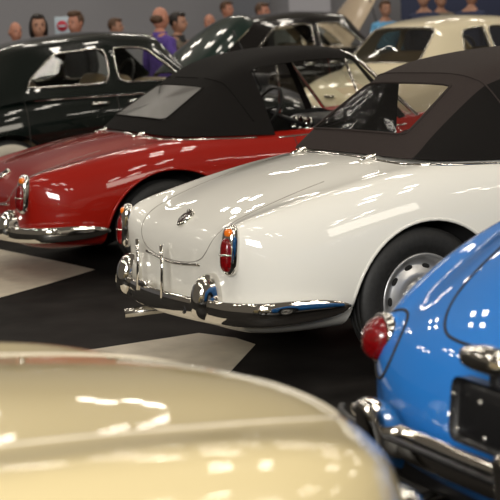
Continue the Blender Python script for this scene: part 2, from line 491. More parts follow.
# ------------------------------------------------------------------ open two-seater with its hood up (white and red)
def spider(root, paint, canvas, big_lamps=False, pane_mat=None, lift=0.):
    B0 = .20
    def ring(y, top, side, bot=(.42, None), dys=None):
        pts = [(x, y, z) for x, z in top] + [(x, y, z) for x, z in side] + [(bot[0], y, bot[1] or B0), (0, y, bot[1] or B0)]
        if dys: pts = [(p[0], p[1] + d, p[2]) for p, d in zip(pts, dys)]
        return pts
    rings = [
        [(0, .050, .56), (.22, .050, .56), (.40, .052, .56), (.50, .060, .57), (.53, .062, .575), (.555, .075, .54), (.56, .080, .49), (.555, .078, .43), (.50, .065, .39), (.35, .045, .385), (0, .040, .385)],
        [(0, .062, .635), (.22, .062, .635), (.42, .064, .630), (.515, .060, .650), (.565, .060, .658), (.605, .085, .62), (.620, .095, .52), (.612, .093, .42), (.56, .075, .335), (.40, .050, .32), (0, .045, .32)],
        [(0, .115, .700), (.23, .115, .700), (.43, .112, .695), (.525, .085, .735), (.590, .090, .738), (.650, .150, .68), (.678, .175, .54), (.674, .175, .41), (.640, .150, .265), (.42, .12, .235), (0, .115, .235)],
        ring(.28, [(0, .788), (.25, .786), (.445, .768), (.545, .780), (.618, .785)], [(.708, .71), (.752, .56), (.748, .41), (.70, .245)], dys=[0, 0, 0, 0, 0, .02, .03, .03, .02, 0, 0]),
        ring(.60, [(0, .893), (.26, .888), (.465, .860), (.56, .850), (.643, .852)], [(.750, .755), (.780, .58), (.772, .42), (.72, .24)]),
        ring(.98, [(0, .960), (.28, .955), (.475, .928), (.575, .918), (.665, .913)], [(.772, .80), (.790, .60), (.780, .42), (.71, .25)]),
        ring(1.35, [(0, .975), (.28, .97), (.485, .945), (.59, .928), (.675, .915)], [(.772, .80), (.785, .60), (.775, .40), (.70, .22)]),
        ring(1.80, [(0, .955), (.28, .95), (.49, .93), (.60, .91), (.675, .89)], [(.765, .78), (.78, .58), (.77, .38), (.69, .20)]),
        ring(2.35, [(0, .955), (.28, .95), (.49, .93), (.60, .91 + lift * .3), (.675, .89 + lift * .3)], [(.765, .78), (.78, .58), (.77, .38), (.69, .20)]),
        ring(2.75, [(0, .975), (.28, .965), (.49, .940), (.60, .925 + lift * .5), (.675, .905 + lift * .5)], [(.765, .78), (.78, .58), (.77, .38), (.69, .20)]),
        ring(3.10, [(0, .93), (.28, .92), (.49, .895), (.60, .925 + lift * .7), (.675, .915 + lift * .7)], [(.765, .76), (.775, .58), (.765, .40), (.68, .22)]),
        ring(3.50, [(0, .82), (.28, .81), (.46, .80), (.56, .86 + lift * .6), (.64, .85 + lift * .6)], [(.73, .70), (.745, .56), (.735, .40), (.66, .25)]),
        [(0, 3.86, .70), (.24, 3.85, .69), (.40, 3.80, .67), (.50, 3.76, .71), (.56, 3.74, .70), (.61, 3.71, .63), (.62, 3.70, .53), (.61, 3.70, .42), (.56, 3.72, .31), (.38, 3.8, .28), (0, 3.84, .28)],
        [(0, 3.93, .60), (.20, 3.92, .60), (.34, 3.87, .59), (.43, 3.82, .61), (.48, 3.79, .61), (.52, 3.76, .57), (.53, 3.76, .51), (.52, 3.76, .43), (.47, 3.78, .37), (.32, 3.87, .35), (0, 3.92, .35)],
    ]
    body = from_bm('body', hull_bm(rings), [paint, M['dark']], root)
    subsurf(body, 4)
    SF = Surf(body)
    ra = .395 if not big_lamps else .435
    cuts = [cyl_cutter(s * .36, s * 1.1, yy, .29, ra, M['dark']) for s in (-1, 1) for yy in (.965, 3.2)]
    cuts.append(box_cutter((0, 2.06, .95), (1.24, 1.44, .95), M['dark'], .05))
    cut(body, cuts, 32)
    for s in (-1, 1):
        for yy in (.965, 3.2):
            wheel(root, s * .752, yy - (.02 if yy < 2 else 0), .325, .325)
            arc = []
            for k in range(25):
                th = math.radians(8 + 164 * k / 24); q, nn = SF.side(yy + (ra + .004) * math.cos(th), .29 + (ra + .004) * math.sin(th), s)
                arc.append(q - Vector((s * .004, 0, 0)))
            tube('arch_lip', arc, .009, paint, root)
    # boot lid outline, badge, hinges
    lid = [(-.45, .80, 1), (-.44, .45, 1), (-.41, .22, 1)]
    bl = [(-.44, .62, .9), (-.435, .30, .8), (-.41, .12, .70), (-.36, .07, .60), (-.25, .06, .545), (0, .05, .525), (.25, .06, .545), (.36, .07, .60), (.41, .12, .70), (.435, .30, .8), (.44, .62, .9)]
    line_on('boot_lid_edge', SF, bl, .0022, M['seam'], root)
    trim = line_on('boot_lid_moulding', SF, [(-.30, .05, .535), (0, .04, .515), (.30, .05, .535)], .007, M['dullchrome'], root)
    p, nn = SF.near((0, .14, .70)); F = frame_on(nn)
    bd = blob('badge', p + nn * .006, (.040, .014, .052), M['chrome'], root, .9, F)
    blob('badge_enamel', p + nn * .016, (.030, .010, .038), M['enamel'], bd, .9, F)
    blob('badge_bar', p + nn * .018 + F @ Vector((0, 0, .038)), (.030, .010, .010), M['chrome'], bd, .9, F)
    for s in (-1, 1):
        q0, n0 = SF.down(s * .33, .88); q1, n1 = SF.down(s * .33, 1.13)
        path = [q0.lerp(q1, t) + Vector((0, 0, .006 + .010 * math.sin(PI * t))) for t in [i / 10 for i in range(11)]]
        tube('boot_hinge', path, .013, M['chrome'], root, scales=[.3, .75, .95, 1, 1, 1, .95, .85, .7, .55, .35])
    # lamps
    for s in (-1, 1):
        h = .25 if big_lamps else .205
        zc = .63 if big_lamps else .63
        q, nn = SF.back(s * .578, zc); nrm = Vector((s * .35, -1, .12))
        tail_lamp(root, q - Vector((0, .004, 0)), nrm, h, .068 if not big_lamps else .075, 'mid')
    # bumper, overriders, plate rods and lamp, tailpipe
    bp = [(x, y, z + .008) for x, y, z in [(-.800, .53, .350), (-.790, .36, .352), (-.745, .14, .352), (-.60, .03, .350), (-.42, -.010, .347), (-.2, -.035, .345), (0, -.042, .344),
          (.2, -.035, .345), (.42, -.010, .347), (.60, .03, .350), (.745, .14, .352), (.790, .36, .352), (.800, .53, .350)]]
    b = bumper(root, bp[::-1], .104, .058)
    for s in (-1, 1):
        overrider(root, s * .430, .04, .410, .12, .20, .21)
    tube('bumper_bracket', [(-.3, .12, .34), (-.3, -.04, .345)], .02, M['steel'], root)
    tube('bumper_bracket', [(.3, .12, .34), (.3, -.04, .345)], .02, M['steel'], root)
    lb = bevel_box('plate_lamp', (-.13, -.035, .408), (.09, .05, .035), M['chrome'], root, .012)
    for x in (-.20, .08):
        tube('plate_rod', [(x - .01, -.03, .61), (x, -.035, .50), (x + .01, -.05, .37)], .009, M['chrome'], root)
    tube('tailpipe', [(-.45, .35, .21), (-.47, .12, .21), (-.50, .00, .205)], .024, M['dullchrome'], root)
    # door seam and handle
    for s in (-1, 1):
        line_on('door_seam', SF, [(s, 1.86, .885), (s, 1.85, .6), (s, 1.88, .33)], .0035, M['gap'], root, 'side')
        q, nn = SF.side(1.98, .80, s)
        hd = tube('door_handle', [q + nn * .006 + Vector((0, -.01, 0)), q + nn * .028, q + nn * .030 + Vector((0, .08, .003)), q + nn * .018 + Vector((0, .16, 0))], .011, M['chrome'], root)
        blob('lock_button', q + nn * .012 + Vector((0, -.02, -.015)), (.02, .02, .02), M['chrome'], hd, 1.)
        line_on('belt_moulding', SF, [(s * .70, 1.75, .885), (s * .69, 2.2, .885), (s * .69, 2.7, .88)], .008, M['chrome'], root)
    # hood
    rows = [
        [(0, .945, .958), (.25, .950, .957), (.46, .985, .948), (.560, 1.03, .940), (.615, 1.075, .937), (.645, 1.14, .930)],
        [(0, .975, .990), (.25, .980, .989), (.46, 1.015, .980), (.560, 1.07, .972), (.625, 1.14, .960), (.665, 1.26, .922)],
        [(0, 1.035, 1.050), (.25, 1.038, 1.050), (.435, 1.075, 1.040), (.540, 1.14, 1.035), (.625, 1.24, 1.010), (.675, 1.36, .915)],
        [(0, 1.36, 1.262), (.22, 1.362, 1.261), (.375, 1.385, 1.252), (.480, 1.43, 1.222), (.580, 1.48, 1.100), (.680, 1.52, .908)],
        [(0, 1.430, 1.306), (.22, 1.432, 1.305), (.385, 1.45, 1.298), (.485, 1.49, 1.262), (.585, 1.56, 1.115), (.682, 1.62, .902)],
        [(0, 1.53, 1.338), (.22, 1.53, 1.336), (.395, 1.53, 1.325), (.492, 1.56, 1.288), (.588, 1.61, 1.125), (.682, 1.67, .897)],
        [(0, 1.70, 1.385), (.22, 1.70, 1.383), (.410, 1.70, 1.367), (.500, 1.66, 1.312), (.592, 1.69, 1.130), (.682, 1.73, .895)],
        [(0, 2.10, 1.420), (.22, 2.10, 1.418), (.415, 2.10, 1.400), (.500, 2.15, 1.340), (.594, 2.22, 1.120), (.680, 2.28, .893)],
        [(0, 2.38, 1.405), (.22, 2.38, 1.403), (.415, 2.37, 1.386), (.495, 2.42, 1.320), (.592, 2.57, 1.095), (.678, 2.70, .888)],
        [(0, 2.42, 1.385), (.22, 2.42, 1.383), (.415, 2.41, 1.370), (.485, 2.47, 1.300), (.588, 2.63, 1.080), (.674, 2.78, .882)],
    ]
    rows = [[(x, y, z + lift * max(0, z - .92) / .45 * max(0, min(1, (y - 1.4) / .35))) for x, y, z in r] for r in rows]
    hood = from_bm('hood', shell_bm(rows, [(0, 2, 2, 3), (3, 5, 6, 8)], vcrease=.55, rcrease=[(4, .55)], side_mat=3), [canvas, M['top_red']], root)  # side columns use the blacker canvas: painted shade on the white hood
    subsurf(hood, 3)
    loops = [l for l in loops_of(hood.data) if len(l) < 400]
    loops = sorted(loops, key=len)[:3] if len(loops) > 3 else loops
    md = hood.modifiers.new('t', 'SOLIDIFY'); md.thickness = .006; md.offset = -1; bake(hood, 60)
    for lp in loops:
        c = sum(lp, Vector()) / len(lp)
        if max(p.z for p in lp) > 1.385 + lift or len(lp) > 250: continue
        bm = bmesh.new(); panel_from_loop(bm, lp)
        if abs(c.x) < .1:
            from_bm('rear_window', bm, pane_mat or M['vinyl'], hood)
            sash(hood, 'window_binding', lp, .007, canvas)
        else:
            w = from_bm('side_window', bm, M['glass'], root)
            sash(w, 'window_frame', lp, .009, M['dullchrome'])
    # seams and piping on the canvas
    HS = Surf(hood)
    line_on('hood_seam', HS, [(-.64, 1.60, 1.0), (-.585, 1.55, 1.115), (-.48, 1.49, 1.26), (-.385, 1.45, 1.30), (0, 1.43, 1.31), (.385, 1.45, 1.30), (.48, 1.49, 1.26), (.585, 1.55, 1.115), (.64, 1.60, 1.0)], .005, canvas, hood)
    base = [(.70, 1.60, .91), (.685, 1.35, .92), (.655, 1.14, .93), (.57, 1.02, .94), (.46, .97, .95), (.25, .935, .96), (0, .93, .963), (-.25, .935, .96), (-.46, .97, .95), (-.57, 1.02, .94), (-.655, 1.14, .93), (-.685, 1.35, .92), (-.70, 1.60, .91)]
    line_on('hood_base_moulding', SF, base, .008, M['chrome'], root)
    # windscreen
    A = [(-.66, 2.86, .90), (-.5, 2.43, 1.335 + lift), (-.2, 2.40, 1.385 + lift), (.2, 2.40, 1.385 + lift), (.5, 2.43, 1.335 + lift), (.66, 2.86, .90)]
    ws = tube('windscreen_frame', resample(A, 40), .014, M['chrome'], root)
    bm = bmesh.new(); vs = [bm.verts.new(p) for p in [(-.66, 2.86, .90), (-.5, 2.43, 1.335 + lift), (-.2, 2.40, 1.385 + lift), (.2, 2.40, 1.385 + lift), (.5, 2.43, 1.335 + lift), (.66, 2.86, .90), (.25, 2.95, .94), (-.25, 2.95, .94)]]
    bm.faces.new(vs); from_bm('windscreen_glass', bm, M['glass'], ws, False)
    for s in (-1, 1):     # quarter-light bar
        tube('quarterlight_bar', [(s * .655, 2.45, .90), (s * .585, 2.42, 1.10), (s * .50, 2.36, 1.31 + lift)], .009, M['chrome'], root)
    # cabin
    for s in (-1, 1):
        st = blob('seat', (s * .30, 1.90, .56), (.23, .25, .09), M['leather'], root, .5)
        blob('backrest', (s * .30, 1.62, .76), (.22, .07, .24), M['leather'], st, .5, Matrix.Rotation(-.2, 3, 'X'))
    blob('dashboard', (0, 2.62, .87), (.60, .17, .07), M['steel'], root, .4)
    for k in range(3):
        bm = bmesh.new(); lathe_into(bm, [(0, .001), (0, .045), (-.012, .052), (-.02, .050)], 20, 'y')
        bmesh.ops.translate(bm, verts=bm.verts, vec=(-.40 + .11 * k, 2.45, .88)); from_bm('instrument', bm, M['chrome'], root)
    bm = bmesh.new(); R = Matrix.Rotation(math.radians(-28), 3, 'X'); C0 = Vector((-.30, 2.16, 1.0))
    ringp = [C0 + R @ Vector((.19 * math.cos(t), 0, .19 * math.sin(t))) for t in [2 * PI * k / 32 for k in range(32)]]
    sweep_into(bm, ringp, circ(.012), True, up=Vector((0, 1, .01)))
    for t in (.2, PI - .2, -PI / 2):
        sweep_into(bm, [C0, C0 + R @ Vector((.19 * math.cos(t), 0, .19 * math.sin(t)))], circ(.009), up=Vector((0, 1, .01)))
    from_bm('steering_wheel', bm, M['steel'], root)
    tube('steering_column', [C0, (-.30, 2.52, .82)], .02, M['steel'], root)
    return body

# ------------------------------------------------------------------ build the two open cars
white = empty('convertible_car', (0, .022, 0), 0., (1, 1, 1), 'white two-seat convertible car with charcoal soft top, chrome bumper and small round boot badge', 'car')
white.rotation_euler = (0, -.012, 0)
spider(white, M['white'], M['top_white'])
red = empty('convertible_car', (-3.238, .185, 0), -.006, (1.012, 1.046, .927), 'bright red two-seat convertible car with black soft top raised', 'car')
spider(red, M['red'], M['top_red'], True, M['fogvinyl'], .085)
# ------------------------------------------------------------------ closed cars of the back rows
def saloon(root, paint, style='fast', bonnet=None, whitewall=False, wheel_y=(1.05, 3.60), length=4.35, side_seats=True, pane=None):
    L = length
    B0 = .28
    def ring(y, top, side, dys=None):
        pts = [(x, y, z) for x, z in top] + [(x, y, z) for x, z in side] + [(.42, y, B0), (0, y, B0)]
        if dys: pts = [(p[0], p[1] + d, p[2]) for p, d in zip(pts, dys)]
        return pts
    hz = .0 if style == 'fast' else -.02
    rings = [
        [(0, .06, .62), (.2, .06, .62), (.36, .08, .62), (.44, .10, .62), (.48, .12, .61), (.50, .13, .58), (.50, .14, .52), (.49, .13, .46), (.44, .10, .42), (.3, .08, .41), (0, .06, .41)],
        [(0, .09, .74), (.22, .09, .74), (.42, .11, .73), (.52, .15, .72), (.58, .17, .70), (.62, .20, .63), (.63, .21, .53), (.61, .20, .43), (.54, .15, .36), (.36, .11, .34), (0, .09, .34)],
        [(0, .24, .87), (.24, .24, .87), (.45, .26, .86), (.56, .28, .84), (.64, .31, .81), (.70, .34, .72), (.72, .35, .56), (.70, .34, .42), (.62, .30, .32), (.40, .26, .29), (0, .24, .29)],
        ring(.62, [(0, .99 + hz), (.26, .99 + hz), (.48, .97 + hz), (.59, .95), (.68, .92)], [(.76, .82), (.785, .60), (.77, .42), (.69, .30)]),
        ring(1.05, [(0, 1.04 + hz), (.28, 1.04), (.50, 1.03), (.62, 1.02), (.715, .985)], [(.79, .86), (.81, .62), (.79, .42), (.70, .28)]),
        ring(1.6, [(0, 1.06), (.28, 1.06), (.50, 1.06), (.64, 1.05), (.735, 1.01)], [(.79, .86), (.80, .62), (.785, .40), (.70, .26)]),
        ring(2.3, [(0, 1.06), (.28, 1.06), (.50, 1.06), (.64, 1.05), (.735, 1.01)], [(.79, .86), (.80, .62), (.785, .40), (.70, .26)]),
        ring(2.85, [(0, 1.07), (.28, 1.07), (.50, 1.06), (.63, 1.04), (.725, .99)], [(.785, .85), (.80, .62), (.785, .40), (.70, .26)]),
        ring(3.25, [(0, 1.06), (.26, 1.05), (.44, 1.0), (.58, .95), (.69, .93)], [(.78, .83), (.80, .62), (.785, .42), (.70, .28)]),
        ring(3.75, [(0, 1.00), (.22, .99), (.40, .92), (.55, .90), (.67, .88)], [(.76, .78), (.78, .62), (.76, .44), (.68, .30)]),
        [(0, L - .22, .90), (.18, L - .23, .88), (.34, L - .30, .80), (.48, L - .30, .79), (.58, L - .32, .76), (.66, L - .35, .70), (.68, L - .36, .58), (.66, L - .35, .45), (.58, L - .30, .34), (.4, L - .24, .31), (0, L - .22, .31)],
        [(0, L - .04, .76), (.15, L - .05, .75), (.30, L - .10, .68), (.42, L - .14, .67), (.50, L - .16, .66), (.54, L - .18, .62), (.55, L - .19, .54), (.54, L - .18, .46), (.48, L - .13, .39), (.34, L - .07, .37), (0, L - .04, .37)],
    ]
    body = from_bm('body', hull_bm(rings), [paint, M['dark']], root)
    subsurf(body, 3)
    SF = Surf(body)
    wr = .345; wz = .345; ra = .39
    cuts = [cyl_cutter(s * .40, s * 1.2, yy, wz, ra, M['dark'], 48) for s in (-1, 1) for yy in wheel_y]
    cuts.append(box_cutter((0, 1.85, .95), (1.24, 1.75, .85), M['dark']))
    cut(body, cuts, 32)
    for s in (-1, 1):
        for yy in wheel_y:
            wheel(root, s * .755, yy, wz, wr, 'whitewall' if whitewall else 'steel')
    if style == 'fast':
        rows = [
            [(0, .60, 1.00), (.3, .61, 1.0), (.5, .66, .99), (.6, .72, .985), (.68, .80, .97), (.715, .86, .95)],
            [(0, .80, 1.15), (.24, .81, 1.15), (.45, .88, 1.13), (.57, .96, 1.11), (.675, 1.02, 1.07), (.725, 1.05, .98)],
            [(0, 1.10, 1.40), (.24, 1.11, 1.395), (.41, 1.18, 1.37), (.53, 1.28, 1.31), (.675, 1.16, 1.09), (.735, 1.18, 1.0)],
            [(0, 1.36, 1.50), (.3, 1.37, 1.495), (.46, 1.40, 1.455), (.560, 1.54, 1.37), (.690, 1.22, 1.10), (.745, 1.25, 1.01)],
            [(0, 2.0, 1.545), (.32, 2.0, 1.535), (.49, 2.0, 1.49), (.575, 2.01, 1.40), (.695, 2.0, 1.10), (.75, 2.0, 1.015)],
            [(0, 2.07, 1.545), (.32, 2.07, 1.535), (.49, 2.07, 1.49), (.575, 2.08, 1.40), (.695, 2.08, 1.10), (.75, 2.08, 1.015)],
            [(0, 2.52, 1.52), (.32, 2.52, 1.51), (.485, 2.50, 1.465), (.570, 2.38, 1.385), (.690, 2.70, 1.10), (.745, 2.70, 1.01)],
            [(0, 2.58, 1.495), (.30, 2.58, 1.485), (.465, 2.55, 1.445), (.555, 2.52, 1.365), (.685, 2.78, 1.095), (.74, 2.78, 1.01)],
            [(0, 2.92, 1.12), (.28, 2.91, 1.12), (.47, 2.88, 1.11), (.6, 2.86, 1.10), (.69, 2.84, 1.07), (.735, 2.83, 1.01)],
        ]
        holes = [(0, 1, 1, 2), (3, 4, 3, 4), (3, 4, 5, 6), (0, 2, 7, 8)]
    else:
        rows = [
            [(0, .72, .98), (.3, .73, .98), (.5, .78, .97), (.6, .84, .96), (.68, .92, .95), (.715, .98, .93)],
            [(0, .80, 1.06), (.3, .81, 1.06), (.52, .88, 1.05), (.61, .97, 1.03), (.69, 1.05, 1.01), (.73, 1.1, .96)],
            [(0, 1.20, 1.41), (.28, 1.21, 1.405), (.44, 1.26, 1.39), (.55, 1.33, 1.33), (.685, 1.34, 1.09), (.735, 1.36, 1.0)],
            [(0, 1.32, 1.47), (.3, 1.33, 1.465), (.46, 1.38, 1.43), (.560, 1.52, 1.36), (.695, 1.42, 1.09), (.745, 1.42, 1.0)],
            [(0, 1.86, 1.52), (.32, 1.86, 1.51), (.49, 1.86, 1.47), (.575, 1.86, 1.39), (.70, 1.86, 1.09), (.75, 1.86, 1.005)],
            [(0, 1.92, 1.52), (.32, 1.92, 1.51), (.49, 1.92, 1.47), (.575, 1.92, 1.39), (.70, 1.92, 1.09), (.75, 1.92, 1.005)],
            [(0, 2.52, 1.50), (.32, 2.52, 1.49), (.485, 2.50, 1.45), (.570, 2.42, 1.375), (.695, 2.76, 1.09), (.745, 2.76, 1.0)],
            [(0, 2.60, 1.475), (.30, 2.60, 1.465), (.465, 2.57, 1.425), (.555, 2.54, 1.35), (.69, 2.86, 1.085), (.74, 2.86, 1.0)],
            [(0, 3.06, 1.10), (.28, 3.04, 1.10), (.47, 2.98, 1.09), (.6, 2.95, 1.08), (.69, 2.93, 1.06), (.735, 2.92, 1.0)],
        ]
        holes = [(0, 2, 1, 2), (3, 4, 3, 4), (3, 4, 5, 6), (0, 2, 7, 8)]
    roof = from_bm('roof', shell_bm(rows, holes, vcrease=.45), paint, root)
    subsurf(roof, 3)
    loops = sorted(loops_of(roof.data), key=len)
    loops = [l for l in loops if max(p.z for p in l) - min(p.z for p in l) < .46 and max(p.y for p in l) - min(p.y for p in l) < 1.]
    md = roof.modifiers.new('t', 'SOLIDIFY'); md.thickness = .02; md.offset = -1; bake(roof, 50)
    for lp in loops:
        bm = bmesh.new(); panel_from_loop(bm, lp); c = sum(lp, Vector()) / len(lp)
        nm = 'side_window' if abs(c.x) > .4 else ('rear_window' if c.y < 1.6 else 'windscreen')
        wn = from_bm(nm, bm, pane or M['glass'], root, False)
        sash(wn, 'window_frame', lp, .009, M['dullchrome'])
    lin = from_bm('headlining', shell_bm([[(p[0] * .93, p[1], p[2] - .05) for p in r[:3]] for r in rows[3:7]]), M['liner'], root)
    # mouldings, handles, door seams, boot handle, lamps, bumpers
    for s in (-1, 1):
        line_on('belt_moulding', SF, [(s, .95, 1.00), (s, 1.6, .995), (s, 2.3, .995), (s, 3.0, .98)], .011, M['chrome'], root, 'side')
        for yy in ((1.93, 2.13) if style == 'fast' else (1.98,)):
            q, nn = SF.side(yy, .93, s); d = -1 if yy < 2 else 1
            tube('door_handle', [q, q + nn * .035, q + nn * .04 + Vector((0, d * .07, 0)), q + nn * .03 + Vector((0, d * .15, 0))], .015, M['chrome'], root)
        for yy in ((2.035, 2.90, 1.22) if style == 'fast' else (1.90, 2.90)):
            line_on('door_seam', SF, [(s, yy, .99), (s, yy, .6), (s, yy, .33)], .005, M['gap'], root, 'side')
        line_on('sill_moulding', SF, [(s, 1.5, .38), (s, 2.3, .38), (s, 3.15, .38)], .014, M['chrome'], root, 'side')
        q, nn = SF.back(s * .56, .60)
        lb = blob('tail_lamp', q, (.05, .04, .07), M['chrome'], root, .8)
        blob('red_lens', q + Vector((0, -.02, 0)), (.036, .035, .055), M['lens'], lb, .9)
        hl = blob('headlamp', (s * .56, L - .30, .66), (.10, .16, .10), M['chrome'], root, 1.)
        blob('headlamp_glass', (s * .56, L - .24, .66), (.085, .12, .085), M['glass'], hl, 1.)
        for y0, sg in ((.06, 1), (L - .06, -1)): pass
    bumper(root, [(.80, .50, .46), (.76, .22, .46), (.58, .05, .46), (.3, -.02, .46), (0, -.04, .46), (-.3, -.02, .46), (-.58, .05, .46), (-.76, .22, .46), (-.80, .50, .46)], .10, .05)
    fb = bumper(root, [(-.80, L - .55, .46), (-.76, L - .25, .46), (-.58, L - .06, .46), (0, L + .04, .46), (.58, L - .06, .46), (.76, L - .25, .46), (.80, L - .55, .46)], .10, .05)
    fb.name = 'front_bumper'
    q, nn = SF.near((0, .12, .74)); bevel_box('boot_handle', q + nn * .02, (.14, .03, .03), M['chrome'], root, .01)
    # cabin
    for yy in (1.35, 2.2):
        bb = [(-.28, .24), (.28, .24)] if yy > 2 else [(0, .52)]
        for xx, hw in bb:
            st = blob('seat', (xx, yy + .25, .66), (hw, .24, .12), M['tan'], root, .5)
            blob('backrest', (xx, yy, .92), (hw, .08, .24), M['tan'], st, .5, Matrix.Rotation(-.2, 3, 'X'))
    blob('dashboard', (0, 2.80, 1.00), (.60, .10, .09), M['tan'], root, .5)
    R = Matrix.Rotation(math.radians(-25), 3, 'X'); C0 = Vector((-.30, 2.52, 1.08))
    bm = bmesh.new()
    sweep_into(bm, [C0 + R @ Vector((.20 * math.cos(t), 0, .20 * math.sin(t))) for t in [2 * PI * k / 28 for k in range(28)]], circ(.013), True, up=Vector((0, 1, .01)))
    sweep_into(bm, [C0 + R @ Vector((-.2, 0, 0)), C0 + R @ Vector((.2, 0, 0))], circ(.011), up=Vector((0, 1, .01)))
    from_bm('steering_wheel', bm, M['steel'], root)
    tube('steering_column', [C0, (-.30, 2.85, .90)], .02, M['steel'], root)
    if bonnet:            # raised lid hinged at the scuttle
        bpaint, ang, ln = bonnet
        HY = 2.88
        ca, sa = math.cos(ang), math.sin(ang)
        rw = []
        for t, hw, cr in ((0, .50, .05), (.25, .49, .075), (.5, .46, .09), (.75, .40, .09), (.93, .31, .07), (1.0, .22, .03)):
            row = []
            for u in (0, .45, .8, 1.0):
                d = t * ln; h = cr * (1 - u * u) - (.05 if u == 1 else 0) - .10 * t * t
                row.append((hw * u, HY + d * ca - h * sa, 1.10 + d * sa + h * ca))
            rw.append(row)
        bo = from_bm('bonnet', shell_bm(rw), bpaint, root); subsurf(bo, 3)
        md = bo.modifiers.new('t', 'SOLIDIFY'); md.thickness = .02; bake(bo, 50)
        sp = Vector((0, HY + ln * ca, 1.10 + ln * sa - .05))
        tube('bonnet_spine', [(0, HY + .03 + ln * k / 8 * ca - (.09 * (1 - (k / 8 - .5) ** 2 * 3) - .1 * (k / 8) ** 2) * sa, 1.09 + ln * k / 8 * sa + (.09 * (1 - (k / 8 - .5) ** 2 * 3) - .1 * (k / 8) ** 2) * ca) for k in range(9)], .012, M['chrome'], bo)
        tube('bonnet_stay', [(.42, 3.6, .92), (.38, HY + ln * .7 * ca, 1.08 + ln * .7 * sa)], .009, M['steel'], root)
        bevel_box('engine_block', (0, 3.5, 1.0), (.4, .6, .14), M['steel'], root, .03)
    return body

sedan = empty('saloon_car', (-6.38, .10, 0), 0, (1, 1, 1), 'near-black green saloon car with chrome-framed side windows and its bonnet raised', 'car')
saloon(sedan, M['darkgreen'], 'fast', (M['bonnetgreen'], math.radians(41), .88), True)
blackcar = empty('saloon_car', (-10.35, 4.25, 0), 0, (1.04, 1.06, 1.06), 'glossy black saloon car with pale headlining, behind the raised green bonnet', 'car')
saloon(blackcar, M['black'], 'fast')
coupe = empty('coupe_car', (-6.95, 4.90, 0), math.radians(15), (1, 1, 1), 'ivory coupe car with wide rear window and thin chrome window frames', 'car')
saloon(coupe, M['coupe'], 'notch', pane=M['smokeglass'])
beige = empty('saloon_car', (-13.9, 6.2, 0), 0, (1, 1, 1.0), 'beige car with its bonnet raised high, beyond the black saloon', 'car')
saloon(beige, M['beige'], 'fast', (M['beige'], math.radians(55), 1.2))

